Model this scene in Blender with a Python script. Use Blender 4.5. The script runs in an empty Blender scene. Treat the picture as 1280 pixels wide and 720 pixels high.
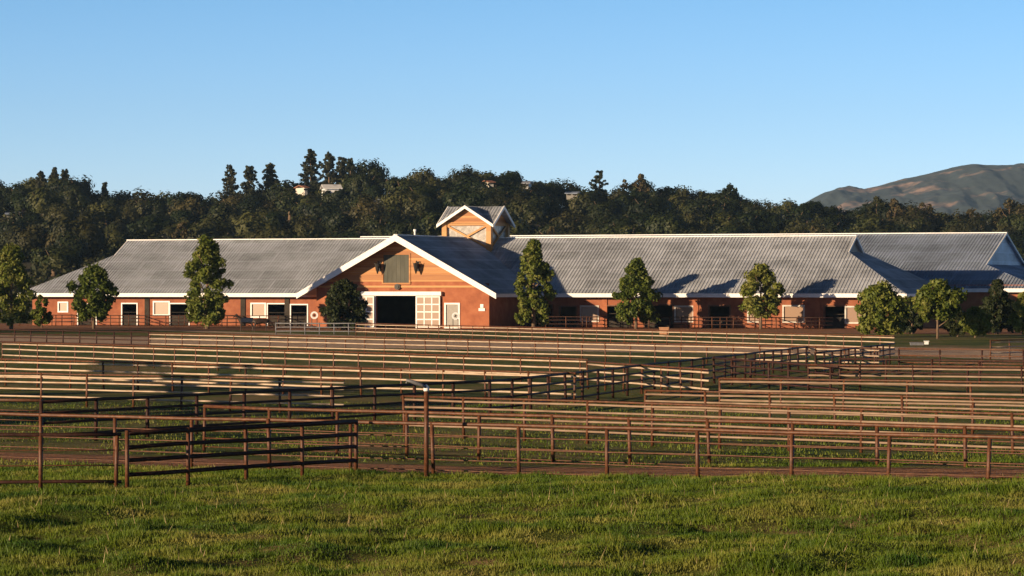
import bpy, bmesh, math, random
import numpy as np
from mathutils import Vector, Matrix, noise
R = math.radians
random.seed(7)
rng = np.random.default_rng(7)
scn = bpy.context.scene
COL = scn.collection

# ------------------------------------------------------------------ camera, sky, sun, exposure
F, H, HOR = 4000.0, 4.6, 362.0           # focal length and horizon in pixels of a 1280 wide frame, eye height in metres
cd = bpy.data.cameras.new('camera'); cam = bpy.data.objects.new('camera', cd); COL.objects.link(cam)
cam.location = (0, 0, H); cam.rotation_euler = (R(90), 0, 0)
cd.sensor_width = 36; cd.lens = 36 * F / 1280
cd.shift_y = (HOR - 360) / 1280
cd.clip_start = 0.5; cd.clip_end = 40000
scn.camera = cam
SUN_A, SUN_E = 55.0, 9.5                  # degrees left of straight behind the camera, degrees above the horizon
w = bpy.data.worlds.new('World'); scn.world = w; w.use_nodes = True
wn = w.node_tree.nodes; wl = w.node_tree.links
sky = wn.new('ShaderNodeTexSky'); sky.sky_type = 'NISHITA'; sky.sun_disc = False
sky.sun_elevation = R(SUN_E); sky.sun_rotation = R(180 + SUN_A)
sky.air_density = 0.8; sky.dust_density = 0.0; sky.ozone_density = 4.0
gtc = wn.new('ShaderNodeTexCoord'); gsp = wn.new('ShaderNodeSeparateXYZ'); wl.new(gtc.outputs['Generated'], gsp.inputs[0])
grp = wn.new('ShaderNodeValToRGB'); wl.new(gsp.outputs['Z'], grp.inputs[0])          # paler at the horizon, deepening upward
ge = grp.color_ramp.elements; ge[0].position = 0.0; ge[0].color = (1.05, .92, 1.12, 1); ge[1].position = .09; ge[1].color = (.68, .74, .84, 1)
g3 = ge.new(.35); g3.color = (.035, .045, .07, 1); g4 = ge.new(.04); g4.color = (.90, .86, 1.01, 1)
gmx = wn.new('ShaderNodeMix'); gmx.data_type = 'RGBA'; gmx.blend_type = 'MULTIPLY'; gmx.inputs[0].default_value = 1
wl.new(sky.outputs[0], gmx.inputs[6]); wl.new(grp.outputs[0], gmx.inputs[7])
wl.new(gmx.outputs[2], wn['Background'].inputs[0]); wn['Background'].inputs[1].default_value = 0.15
sd = bpy.data.lights.new('sun', 'SUN'); sd.energy = 5.0; sd.angle = R(0.5); sd.color = (1.0, 0.75, 0.48)
sun = bpy.data.objects.new('sun', sd); COL.objects.link(sun)
S = Vector((-math.sin(R(SUN_A)) * math.cos(R(SUN_E)), -math.cos(R(SUN_A)) * math.cos(R(SUN_E)), math.sin(R(SUN_E))))
sun.rotation_euler = S.to_track_quat('Z', 'Y').to_euler()
vs = scn.view_settings
scn.display_settings.display_device = 'sRGB'
vs.view_transform = 'Standard'; vs.look = 'None'; vs.gamma = 1; vs.use_curve_mapping = False; vs.exposure = 0.64
scn.cycles.max_bounces = 4; scn.cycles.volume_bounces = 0
scn.cycles.use_denoising = True

# ------------------------------------------------------------------ helpers
def P(px, py, d): return Vector(((px - 640) * d / F, d, H - (py - HOR) * d / F))
def tag(o, label=None, cat=None, group=None, kind=None):
    if label: o['label'] = label
    if cat: o['category'] = cat
    if group: o['group'] = group
    if kind: o['kind'] = kind
    return o
def empty(name, loc=(0, 0, 0), rz=0.0):
    o = bpy.data.objects.new(name, None); COL.objects.link(o); o.location = loc; o.rotation_euler = (0, 0, rz); o.empty_display_size = .3
    return o
class MB:
    def __init__(s): s.v = []; s.f = []; s.m = []
    def poly(s, pts, mi=0):
        n = len(s.v); s.v += [tuple(p) for p in pts]; s.f.append(tuple(range(n, n + len(pts)))); s.m.append(mi)
    def box(s, a, b, mi=0):
        x0, y0, z0 = a; x1, y1, z1 = b
        s.hexa([(x0,y0,z0),(x1,y0,z0),(x1,y1,z0),(x0,y1,z0),(x0,y0,z1),(x1,y0,z1),(x1,y1,z1),(x0,y1,z1)], mi)
    def hexa(s, p, mi=0):
        n = len(s.v); s.v += [tuple(q) for q in p]
        for q in ((0,3,2,1),(4,5,6,7),(0,1,5,4),(1,2,6,5),(2,3,7,6),(3,0,4,7)):
            s.f.append(tuple(n + i for i in q)); s.m.append(mi)
    def bar(s, a, b, wd, ht, up=(0, 0, 1), mi=0):
        a = Vector(a); b = Vector(b); d = (b - a).normalized(); sd = d.cross(Vector(up)).normalized() * (wd / 2); u = sd.cross(d).normalized() * (ht / 2)
        s.hexa([a-sd-u, a+sd-u, b+sd-u, b-sd-u, a-sd+u, a+sd+u, b+sd+u, b-sd+u], mi)
    def tube(s, pts, r, n=8, caps=True, mi=0):
        pts = [Vector(p) for p in pts]; k = len(pts); rs = r if isinstance(r, (list, tuple)) else [r] * k
        base = len(s.v)
        for i, p in enumerate(pts):
            t = (pts[min(i+1, k-1)] - pts[max(i-1, 0)]).normalized()
            ref = Vector((0, 0, 1)) if abs(t.z) < .9 else Vector((1, 0, 0))
            x = t.cross(ref).normalized(); y = x.cross(t)
            for j in range(n):
                a = 2 * math.pi * j / n
                s.v.append(tuple(p + (x * math.cos(a) + y * math.sin(a)) * rs[i]))
        for i in range(k - 1):
            for j in range(n):
                a = base + i*n + j; b = base + i*n + (j+1) % n
                s.f.append((a, b, b + n, a + n)); s.m.append(mi)
        if caps:
            s.f.append(tuple(base + j for j in reversed(range(n)))); s.m.append(mi)
            s.f.append(tuple(base + (k-1)*n + j for j in range(n))); s.m.append(mi)
    def mesh(s, name, mats, smooth=False):
        me = bpy.data.meshes.new(name); me.from_pydata(s.v, [], s.f)
        for m in (mats if isinstance(mats, (list, tuple)) else [mats]): me.materials.append(m)
        me.polygons.foreach_set('material_index', s.m)
        if smooth: me.polygons.foreach_set('use_smooth', [True] * len(s.f))
        me.update(); return me
    def build(s, name, mats, parent=None, smooth=False):
        return link(name, s.mesh(name, mats, smooth), parent)
def link(name, me, parent=None):
    o = bpy.data.objects.new(name, me); COL.objects.link(o)
    if parent: o.parent = parent
    return o
def np_mesh(name, verts, faces_n, mat, smooth=False):
    """verts (N,3); faces_n: k verts per face, consecutive"""
    me = bpy.data.meshes.new(name); n = len(verts); k = faces_n; nf = n // k
    me.vertices.add(n); me.vertices.foreach_set('co', verts.astype(np.float32).ravel())
    me.loops.add(n); me.loops.foreach_set('vertex_index', np.arange(n, dtype=np.int32))
    me.polygons.add(nf); me.polygons.foreach_set('loop_start', np.arange(0, n, k, dtype=np.int32))
    me.materials.append(mat); me.update(calc_edges=True); me.validate(); return me

# ------------------------------------------------------------------ materials
def new_mat(name):
    m = bpy.data.materials.new(name); m.use_nodes = True
    return m, m.node_tree.nodes, m.node_tree.links, m.node_tree.nodes['Principled BSDF']
def ramp(nn, ll, src, stops):
    r = nn.new('ShaderNodeValToRGB'); e = r.color_ramp.elements
    while len(e) < len(stops): e.new(.5)
    for el, (p, c) in zip(e, stops): el.position = p; el.color = (*c, 1) if len(c) == 3 else c
    ll.new(src, r.inputs[0]); return r.outputs[0]
def noise_tex(nn, ll, scale, detail=4, rough=.6, vec=None, stretch=None):
    t = nn.new('ShaderNodeTexNoise'); t.inputs['Scale'].default_value = scale; t.inputs['Detail'].default_value = detail; t.inputs['Roughness'].default_value = rough
    if vec is None:
        tc = nn.new('ShaderNodeTexCoord'); vec = tc.outputs['Object']
    if stretch:
        mp = nn.new('ShaderNodeMapping'); mp.inputs['Scale'].default_value = stretch; ll.new(vec, mp.inputs[0]); vec = mp.outputs[0]
    ll.new(vec, t.inputs['Vector']); return t.outputs['Fac']
def mat_noise(name, stops, scale=3, rough=.7, stretch=None, spec=.3, metal=0, detail=5, bump=0, bscale=None):
    m, nn, ll, b = new_mat(name)
    f = noise_tex(nn, ll, scale, detail, .62, None, stretch)
    ll.new(ramp(nn, ll, f, stops), b.inputs['Base Color'])
    b.inputs['Roughness'].default_value = rough; b.inputs['Specular IOR Level'].default_value = spec; b.inputs['Metallic'].default_value = metal
    if bump:
        bp = nn.new('ShaderNodeBump'); bp.inputs['Strength'].default_value = bump; bp.inputs['Distance'].default_value = .05
        ll.new(noise_tex(nn, ll, bscale or scale * 4, 4), bp.inputs['Height']); ll.new(bp.outputs[0], b.inputs['Normal'])
    return m
M = {}
M['rust'] = mat_noise('rusty_pipe', [(.3, (.045, .017, .007)), (.55, (.105, .037, .014)), (.75, (.19, .078, .034))], 9, .55, spec=.4)
M['shaded_rust'] = mat_noise('shaded_rust_pipe', [(.3, (.022, .010, .008)), (.55, (.045, .018, .012)), (.75, (.08, .032, .02))], 9, .6, spec=.2)  # rust darkened in colour to stand for pipes in shade
M['dull_rail'] = mat_noise('dimmed_weathered_rail', [(.28, (.14, .085, .055)), (.5, (.235, .16, .11)), (.75, (.33, .24, .175))], 2.2, .65, stretch=(.5, .5, 3))  # dimmer copy of the pale rail; on the shaded fence it carries the shade
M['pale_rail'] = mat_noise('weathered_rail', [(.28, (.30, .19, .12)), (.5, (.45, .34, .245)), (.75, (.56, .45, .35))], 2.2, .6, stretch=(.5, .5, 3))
M['grey_pipe'] = mat_noise('galvanised_pipe', [(.3, (.09, .09, .10)), (.7, (.2, .2, .21))], 6, .5, spec=.4)
M['white'] = mat_noise('white_paint', [(.3, (.72, .71, .69)), (.6, (.82, .81, .80))], 2, .5)
M['dark_metal'] = mat_noise('dark_iron', [(.3, (.015, .013, .012)), (.7, (.04, .035, .03))], 8, .5)
M['stucco'] = mat_noise('terracotta_render', [(.25, (.24, .075, .036)), (.5, (.33, .11, .052)), (.75, (.41, .155, .075))], .9, .85, bump=.25, bscale=14)
M['stucco_shaded'] = mat_noise('terracotta_render_shaded', [(.25, (.19, .060, .030)), (.5, (.27, .090, .044)), (.75, (.34, .13, .065))], 1.1, .85, bump=.3, bscale=14)  # the render darkened in colour to stand for shade on the wings
M['grey_door'] = mat_noise('grey_door_paint', [(.3, (.24, .225, .2)), (.7, (.31, .29, .26))], 3, .5)
M['shutter'] = mat_noise('weathered_shutter', [(.3, (.06, .06, .045)), (.7, (.10, .098, .075))], 1.4, .7, stretch=(1, 1, .3))
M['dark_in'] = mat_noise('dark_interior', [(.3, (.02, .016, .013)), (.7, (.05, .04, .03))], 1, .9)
M['bark'] = mat_noise('bark', [(.3, (.10, .065, .04)), (.7, (.22, .15, .10))], 7, .9, stretch=(1, 1, .25), bump=.4)
M['black_rubber'] = mat_noise('black_rubber', [(.3, (.012, .012, .013)), (.7, (.03, .03, .032))], 5, .5)
M['horse'] = mat_noise('dark_bay_coat', [(.3, (.02, .012, .008)), (.7, (.05, .026, .016))], 2, .5)
M['blanket'] = mat_noise('navy_horse_blanket', [(.3, (.01, .014, .03)), (.7, (.02, .03, .06))], 3, .8)
M['chest'] = mat_noise('tan_plastic', [(.3, (.55, .5, .42)), (.7, (.7, .66, .58))], 3, .5)

def wood_mat(name, c0, c1, c2, pitch):
    m, nn, ll, b = new_mat(name)
    tc = nn.new('ShaderNodeTexCoord'); sp = nn.new('ShaderNodeSeparateXYZ'); ll.new(tc.outputs['Object'], sp.inputs[0])
    dv = nn.new('ShaderNodeMath'); dv.operation = 'DIVIDE'; ll.new(sp.outputs['Z'], dv.inputs[0]); dv.inputs[1].default_value = pitch
    fl = nn.new('ShaderNodeMath'); fl.operation = 'FLOOR'; ll.new(dv.outputs[0], fl.inputs[0])
    wnz = nn.new('ShaderNodeTexWhiteNoise'); wnz.noise_dimensions = '1D'; ll.new(fl.outputs[0], wnz.inputs['W'])
    n1 = noise_tex(nn, ll, 1.2, 5, .65, None, (.35, .35, 7))
    mx = nn.new('ShaderNodeMath'); mx.operation = 'MULTIPLY_ADD'; ll.new(wnz.outputs['Value'], mx.inputs[0]); mx.inputs[1].default_value = .62
    sc = nn.new('ShaderNodeMath'); sc.operation = 'MULTIPLY'; ll.new(n1, sc.inputs[0]); sc.inputs[1].default_value = .45
    ll.new(sc.outputs[0], mx.inputs[2])
    ll.new(ramp(nn, ll, mx.outputs[0], [(.2, c0), (.5, c1), (.8, c2)]), b.inputs['Base Color'])
    b.inputs['Roughness'].default_value = .65
    return m
M['siding'] = wood_mat('cedar_siding', (.27, .095, .024), (.40, .165, .042), (.50, .25, .08), .22)
M['beam'] = wood_mat('cedar_beam', (.36, .16, .045), (.44, .20, .06), (.50, .26, .09), 1.7)

def roof_mat(name, tint):
    m, nn, ll, b = new_mat(name)
    tc = nn.new('ShaderNodeTexCoord')
    big = noise_tex(nn, ll, .22, 5, .6, tc.outputs['Object'], (1, 1, 2.2))
    fine = noise_tex(nn, ll, 1.6, 4, .7, tc.outputs['Object'], (.5, .5, 2))
    ad = nn.new('ShaderNodeMath'); ad.operation = 'MULTIPLY_ADD'; ll.new(fine, ad.inputs[0]); ad.inputs[1].default_value = .35; ll.new(big, ad.inputs[2])
    c = lambda k: tuple(k * t for t in tint)
    sx = nn.new('ShaderNodeSeparateXYZ'); ll.new(tc.outputs['Object'], sx.inputs[0]); cx = nn.new('ShaderNodeCombineXYZ'); ll.new(sx.outputs['X'], cx.inputs[0])
    mz = nn.new('ShaderNodeMath'); mz.operation = 'MULTIPLY'; ll.new(sx.outputs['Z'], mz.inputs[0]); mz.inputs[1].default_value = 2.0; ll.new(mz.outputs[0], cx.inputs[1])
    bk = nn.new('ShaderNodeTexBrick'); ll.new(cx.outputs[0], bk.inputs['Vector']); bk.inputs['Scale'].default_value = 1; bk.inputs['Brick Width'].default_value = 5.2; bk.inputs['Row Height'].default_value = 2.35; bk.inputs['Mortar Size'].default_value = .22; bk.inputs['Mortar Smooth'].default_value = .6; bk.inputs['Bias'].default_value = 0
    bk.inputs['Color1'].default_value = (.0, .0, .0, 1); bk.inputs['Color2'].default_value = (.5, .5, .5, 1); bk.inputs['Mortar'].default_value = (.9, .9, .9, 1)
    a2 = nn.new('ShaderNodeMath'); a2.operation = 'MULTIPLY_ADD'; ll.new(bk.outputs['Color'], a2.inputs[0]); a2.inputs[1].default_value = .24; ll.new(ad.outputs[0], a2.inputs[2])
    ll.new(ramp(nn, ll, a2.outputs[0], [(.50, c(.27)), (.72, c(.43)), (.95, c(.60))]), b.inputs['Base Color'])
    b.inputs['Roughness'].default_value = .5; b.inputs['Metallic'].default_value = .25; b.inputs['Specular IOR Level'].default_value = .4
    return m
M['roof'] = roof_mat('ribbed_steel_roof', (.93, .97, 1.06))
M['roof_rear'] = roof_mat('ribbed_steel_roof_blue', (.74, .86, 1.08))

def blind_mat():
    m, nn, ll, b = new_mat('peach_blind')
    tc = nn.new('ShaderNodeTexCoord'); wv = nn.new('ShaderNodeTexWave'); wv.bands_direction = 'Z'; wv.inputs['Scale'].default_value = 2.6; wv.inputs['Distortion'].default_value = .4
    ll.new(tc.outputs['Object'], wv.inputs['Vector'])
    ll.new(ramp(nn, ll, wv.outputs['Fac'], [(0, (.20, .115, .068)), (1, (.31, .19, .12))]), b.inputs['Base Color']); b.inputs['Roughness'].default_value = .3
    return m
M['blind'] = blind_mat()
M['louvre'] = mat_noise('dusty_glass', [(.3, (.16, .14, .12)), (.5, (.34, .31, .28)), (.7, (.62, .58, .55))], 1.6, .3, detail=6)

def leaf_mat(name, c0, c1, c2, scale=.8, objvar=.25):
    m, nn, ll, b = new_mat(name)
    f = noise_tex(nn, ll, scale, 3, .6)
    oi = nn.new('ShaderNodeObjectInfo')
    a = nn.new('ShaderNodeMath'); a.operation = 'MULTIPLY_ADD'; ll.new(oi.outputs['Random'], a.inputs[0]); a.inputs[1].default_value = objvar
    sb = nn.new('ShaderNodeMath'); sb.operation = 'SUBTRACT'; ll.new(f, sb.inputs[0]); sb.inputs[1].default_value = objvar / 2; ll.new(sb.outputs[0], a.inputs[2])
    col = ramp(nn, ll, a.outputs[0], [(.32, c0), (.5, c1), (.68, c2)])
    ll.new(col, b.inputs['Base Color']); b.inputs['Roughness'].default_value = .55; b.inputs['Specular IOR Level'].default_value = .25
    tr = nn.new('ShaderNodeBsdfTranslucent'); ll.new(col, tr.inputs['Color'])
    ms = nn.new('ShaderNodeMixShader'); ms.inputs[0].default_value = .28; ll.new(b.outputs[0], ms.inputs[1]); ll.new(tr.outputs[0], ms.inputs[2])
    ll.new(ms.outputs[0], nn['Material Output'].inputs['Surface'])
    return m
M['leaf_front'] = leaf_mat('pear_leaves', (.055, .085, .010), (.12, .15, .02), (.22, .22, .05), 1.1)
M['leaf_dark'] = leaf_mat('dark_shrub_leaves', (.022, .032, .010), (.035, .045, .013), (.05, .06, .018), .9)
M['leaf_oak'] = leaf_mat('oak_leaves', (.012, .020, .008), (.026, .036, .012), (.066, .066, .024), .1, .5)
M['leaf_oak2'] = leaf_mat('green_oak_leaves', (.014, .025, .008), (.038, .050, .013), (.085, .088, .027), .15, .5)
M['leaf_oak3'] = leaf_mat('brown_oak_leaves', (.022, .026, .010), (.045, .045, .016), (.085, .072, .028), .15, .4)
M['leaf_pine'] = leaf_mat('pine_needles', (.026, .034, .018), (.042, .048, .024), (.06, .06, .03), .3, .3)
M['leaf_tan'] = leaf_mat('tan_grove_leaves', (.07, .06, .025), (.10, .08, .035), (.13, .10, .05), .2, .3)
M['grass'] = leaf_mat('meadow_grass_blades', (.04, .095, .006), (.115, .165, .009), (.26, .24, .05), .42, 0)

# ------------------------------------------------------------------ ground, hill, mountain
def gz(x, y):
    rise = .026 * max(0.0, min(x, 16.0) + 1.5) * max(0.0, min(1.0, (92 - y) / 14))      # the turf swells a little towards the right
    if y > 76: return rise
    k = min(1, (76 - y) / 14)
    return rise + k * (.27 * noise.noise(Vector((x * .17, y * .30, 3.1))) + .20 * noise.noise(Vector((x * .5, y * .7, 9.7))) + .12 * noise.noise(Vector((x * 1.1, y * 1.0, 4.4))))
def line2(px0, py0, px1, py1, z):
    d0 = F * (H - z) / (py0 - HOR); d1 = F * (H - z) / (py1 - HOR)
    return Vector(((px0-640)*d0/F, d0)), Vector(((px1-640)*d1/F, d1))

def ground_mat():
    m, nn, ll, b = new_mat('pasture_ground')
    tc = nn.new('ShaderNodeTexCoord'); vec = tc.outputs['Object']
    n1 = noise_tex(nn, ll, .16, 6, .65, vec, (1, .45, 1)); n2 = noise_tex(nn, ll, 1.7, 5, .7, vec)
    ad = nn.new('ShaderNodeMath'); ad.operation = 'MULTIPLY_ADD'; ll.new(n2, ad.inputs[0]); ad.inputs[1].default_value = .4
    ll.new(n1, ad.inputs[2])
    col = ramp(nn, ll, ad.outputs[0], [(.42, (.014, .028, .005)), (.56, (.045, .075, .010)), (.68, (.11, .125, .026)), (.84, (.20, .14, .065))])
    dirt = ramp(nn, ll, n2, [(.3, (.20, .095, .05)), (.55, (.33, .165, .09)), (.75, (.46, .26, .15))])
    sand = ramp(nn, ll, n2, [(.3, (.40, .27, .18)), (.7, (.58, .42, .30))])
    sp = nn.new('ShaderNodeSeparateXYZ'); ll.new(vec, sp.inputs[0])
    def band(p, q, lo, hi, wob, nz):
        t = (q - p).normalized(); nx, ny = -t.y, t.x
        if ny < 0: nx, ny = -nx, -ny
        a = nn.new('ShaderNodeMath'); a.operation = 'MULTIPLY_ADD'; ll.new(sp.outputs['X'], a.inputs[0]); a.inputs[1].default_value = nx; a.inputs[2].default_value = -(p.x*nx + p.y*ny) - wob * .5
        c = nn.new('ShaderNodeMath'); c.operation = 'MULTIPLY_ADD'; ll.new(sp.outputs['Y'], c.inputs[0]); c.inputs[1].default_value = ny; ll.new(a.outputs[0], c.inputs[2])
        e = nn.new('ShaderNodeMath'); e.operation = 'MULTIPLY_ADD'; ll.new(nz, e.inputs[0]); e.inputs[1].default_value = wob; ll.new(c.outputs[0], e.inputs[2])
        mr = nn.new('ShaderNodeMapRange'); ll.new(e.outputs[0], mr.inputs[0]); mr.inputs[1].default_value = lo - 10; mr.inputs[2].default_value = hi + 10
        k = 1 / (hi - lo + 20); z = (10 * k, 10 * k + .6 * k, 1 - 10 * k - .6 * k, 1 - 10 * k)
        return ramp(nn, ll, mr.outputs[0], [(z[0], (0,0,0)), (z[1], (1,1,1)), (z[2], (1,1,1)), (z[3], (0,0,0))])
    def mix(fac, c1, c2):
        x = nn.new('ShaderNodeMix'); x.data_type = 'RGBA'; ll.new(fac, x.inputs[0]); ll.new(c1, x.inputs[6]); ll.new(c2, x.inputs[7]); return x.outputs[2]
    n3 = noise_tex(nn, ll, .5, 5, .7, vec)
    for (p, q, lo, hi, wob, cc) in BANDS:
        col = mix(band(p, q, lo, hi, wob, n3), col, sand if cc else dirt)
    ll.new(col, b.inputs['Base Color']); b.inputs['Roughness'].default_value = .95; b.inputs['Specular IOR Level'].default_value = .1
    bp = nn.new('ShaderNodeBump'); bp.inputs['Strength'].default_value = .8; bp.inputs['Distance'].default_value = .12
    ll.new(noise_tex(nn, ll, 2.4, 6, .7, vec), bp.inputs['Height']); ll.new(bp.outputs[0], b.inputs['Normal'])
    return m
N1 = line2(0, 517, 1280, 547, 1.27); N2 = line2(255, 508, 1280, 536.5, 1.27); FD = line2(445, 404, 1118, 420, 1.27); FC = line2(187, 416, 990, 433, 1.27)
rp, rq = line2(640, 432, 1280, 441, 0)
BANDS = [(N1[0], N1[1], -.2, 4.0, 2.2, 0), (rp, rq, -16, 14, 10, 1), (FD[0], FD[1], -4, 1, 4, 1), (Vector((-40, 362)), Vector((40, 332)), 0, 60, 10, 0)]
M['ground'] = ground_mat()
def axis(lo, hi, step, outs):
    a = list(np.arange(lo, hi + step/2, step))
    return sorted([-o for o in outs if -o < lo] + a + [o for o in outs if o > hi])
xs = axis(-20, 20, .3, [40, 80, 200, 600, 2000, 9000, 16000]); ys = [-400, -60, 0] + list(np.arange(36, 80, .3)) + list(np.arange(80.5, 135, 1)) + [150, 200, 300, 500, 1000, 3000, 8000, 16000]
gv = [(x, y, gz(x, y)) for y in ys for x in xs]; nxs = len(xs)
gf = [(j*nxs+i, j*nxs+i+1, (j+1)*nxs+i+1, (j+1)*nxs+i) for j in range(len(ys)-1) for i in range(nxs-1)]
gm = bpy.data.meshes.new('ground'); gm.from_pydata(gv, [], gf); gm.materials.append(M['ground'])
gm.polygons.foreach_set('use_smooth', [True]*len(gf))
tag(link('ground', gm), 'flat green and brown pasture ground under the paddocks', 'ground', kind='structure')

PROF = [(-200,222),(-60,226),(0,226),(30,224),(70,219),(95,222),(112,236),(150,241),(195,242),(230,240),(255,247),(275,242),(300,236),(340,232),(380,226),(410,226),(440,212),(465,212),(490,217),(520,211),(550,221),(590,213),(630,213),(660,222),(690,224),(720,236),(745,238),(780,230),(800,222),(830,235),(860,239),(880,236),(910,236),(940,250),(975,253),(1000,250),(1030,256),(1060,260),(1095,253),(1120,254),(1150,258),(1190,268),(1210,266),(1250,262),(1280,258),(1350,252),(1480,250)]
def prof(px): return float(np.interp(px, [a for a, b in PROF], [b for a, b in PROF]))
HY0, HY1 = 640.0, 1000.0
def hill_z(x, y):
    px = 640 + F * x / max(y, 1)
    top = H + (HOR - prof(px) - 4) * HY1 / F - 6.5
    t = (y - HY0) / (HY1 - HY0)
    base = -1.5 + (top + 1.5) * min(1, max(0, t)) ** .8
    if t > 1: base = top - (t - 1) * 30
    return base + 1.2 * noise.noise(Vector((x * .02, y * .02, 0))) * min(1, max(0, t))
hx = np.arange(-320, 321, 10.0); hy = np.arange(HY0, 1300, 15.0)
hv = [(x, y, hill_z(x, y)) for y in hy for x in hx]; n_ = len(hx)
hf = [(j*n_+i, j*n_+i+1, (j+1)*n_+i+1, (j+1)*n_+i) for j in range(len(hy)-1) for i in range(n_-1)]
hm = bpy.data.meshes.new('hill'); hm.from_pydata(hv, [], hf)
M['hill'] = mat_noise('hill_scrub', [(.3, (.03, .032, .014)), (.6, (.06, .05, .024)), (.8, (.12, .085, .045))], .05, .95)
hm.materials.append(M['hill']); hm.polygons.foreach_set('use_smooth', [True]*len(hf))
tag(link('hill', hm), 'long wooded hill rising behind the barns', 'hill', kind='structure')

MP = [(880,285),(960,272),(1003,254),(1030,239),(1060,235),(1078,236),(1100,231),(1130,222),(1160,216),(1190,208),(1215,204),(1240,205),(1262,206.5),(1280,206),(1330,200),(1400,214),(1500,240),(1620,290)]
MY = 6500.0
mxs = np.linspace((880-640)*MY/F, (1620-640)*MY/F, 320); mys = np.linspace(0, 1, 110)
def mtn(x, t):
    px = 640 + F * x / MY
    top = H + (HOR - float(np.interp(px, [a for a, b in MP], [b for a, b in MP]))) * MY / F
    s = 1 - t                                     # 1 at the ridge, 0 at the foot
    rid = noise.ridged_multi_fractal(Vector((x * .0042 + t*.8, t * 2.0, 1.7)), .9, 2.1, 6, 1.0, 2.0) * 20 * (s * t * 4) ** .7 + 7 * noise.fractal(Vector((x*.02, t*6, 5)), 1, 2, 4) * (1 if t > .02 else .25)
    return (x, MY - 1500 * t, top * s ** .9 + rid - 2)
mv = [mtn(x, t) for t in mys for x in mxs]; n_ = len(mxs)
mf = [(j*n_+i, (j+1)*n_+i, (j+1)*n_+i+1, j*n_+i+1) for j in range(len(mys)-1) for i in range(n_-1)]
mm = bpy.data.meshes.new('mountain'); mm.from_pydata(mv, [], mf)
def mtn_mat():
    m, nn, ll, b = new_mat('chaparral_mountain')
    f = noise_tex(nn, ll, .0045, 8, .66); g = noise_tex(nn, ll, .03, 6, .7)
    sc = ramp(nn, ll, g, [(.35, (.016, .028, .030)), (.6, (.036, .05, .048))]); rk = ramp(nn, ll, g, [(.3, (.22, .13, .09)), (.7, (.42, .27, .2))])  # scrub colour pushed blue to carry part of the distance haze
    k = ramp(nn, ll, f, [(.55, (0,0,0)), (.63, (1,1,1))])
    x = nn.new('ShaderNodeMix'); x.data_type = 'RGBA'; ll.new(k, x.inputs[0]); ll.new(sc, x.inputs[6]); ll.new(rk, x.inputs[7])
    ll.new(x.outputs[2], b.inputs['Base Color']); b.inputs['Roughness'].default_value = .95
    return m
M['mountain'] = mtn_mat(); mm.materials.append(M['mountain']); mm.polygons.foreach_set('use_smooth', [True]*len(mf))
tag(link('mountain', mm), 'distant scrubby mountain with bare pinkish rock patches', 'mountain', kind='structure')

# the air between here and the mountain
hz = MB(); hz.box((-2600, -60, -4), (3400, 7200, 420))
M['haze'] = bpy.data.materials.new('haze'); M['haze'].use_nodes = True
hn = M['haze'].node_tree.nodes; hn.remove(hn['Principled BSDF'])
pv = hn.new('ShaderNodeVolumePrincipled'); pv.inputs['Color'].default_value = (.45, .7, 1, 1); pv.inputs['Density'].default_value = 4e-5; pv.inputs['Anisotropy'].default_value = 0.0
M['haze'].node_tree.links.new(pv.outputs[0], hn['Material Output'].inputs['Volume'])
tag(hz.build('haze', M['haze']), 'thin blue evening haze filling the valley air', 'haze', kind='stuff')

# ------------------------------------------------------------------ barns
TH = R(21); UX = Vector((math.cos(TH), -math.sin(TH), 0)); VX = Vector((math.sin(TH), math.cos(TH), 0))
ORG = Vector(((595 - 640) * 405 / F, 405.0, 0))
def u_at(px, v):                       # building u coordinate seen at image column px for a given v
    k = (px - 640) / F; o = ORG + VX * v
    return (k * o.y - o.x) / (UX.x - k * UX.y)
def roof_slope(mb, poly, e, pitch=.42, rh=.065, rw=.13, th=.14):
    """ribbed sheet: poly is planar, e the horizontal eave direction; ribs run up the slope"""
    poly = [Vector(p) for p in poly]; e = Vector(e).normalized()
    n = None
    for i in range(1, len(poly) - 1):
        c = (poly[i] - poly[0]).cross(poly[i+1] - poly[0])
        if c.length > 1e-4: n = c.normalized(); break
    if n.z < 0: n = -n
    s = n.cross(e).normalized(); o = poly[0]
    top = [p for p in poly]; bot = [p - n * th for p in poly]
    mb.poly(top); mb.poly(list(reversed(bot)))
    k = len(poly)
    for i in range(k): mb.poly([top[i], bot[i], bot[(i+1) % k], top[(i+1) % k]])
    q = [((p - o).dot(e), (p - o).dot(s)) for p in poly]
    a0 = min(a for a, b in q); a1 = max(a for a, b in q); a = a0 + pitch / 2
    while a < a1:
        hits = []
        for i in range(k):
            (x0, y0), (x1, y1) = q[i], q[(i+1) % k]
            if (x0 <= a < x1) or (x1 <= a < x0): hits.append(y0 + (y1 - y0) * (a - x0) / (x1 - x0))
        hits.sort()
        for j in range(0, len(hits) - 1, 2):
            if hits[j+1] - hits[j] > .25:
                b0 = o + e * a + s * (hits[j] + .06); b1 = o + e * a + s * (hits[j+1] - .06)
                w2 = e * (rw / 2); w1 = e * (rw * .25)
                mb.hexa([b0 - w2, b0 + w2, b1 + w2, b1 - w2, b0 - w1 + n*rh, b0 + w1 + n*rh, b1 + w1 + n*rh, b1 - w1 + n*rh])
        a += pitch
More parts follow.
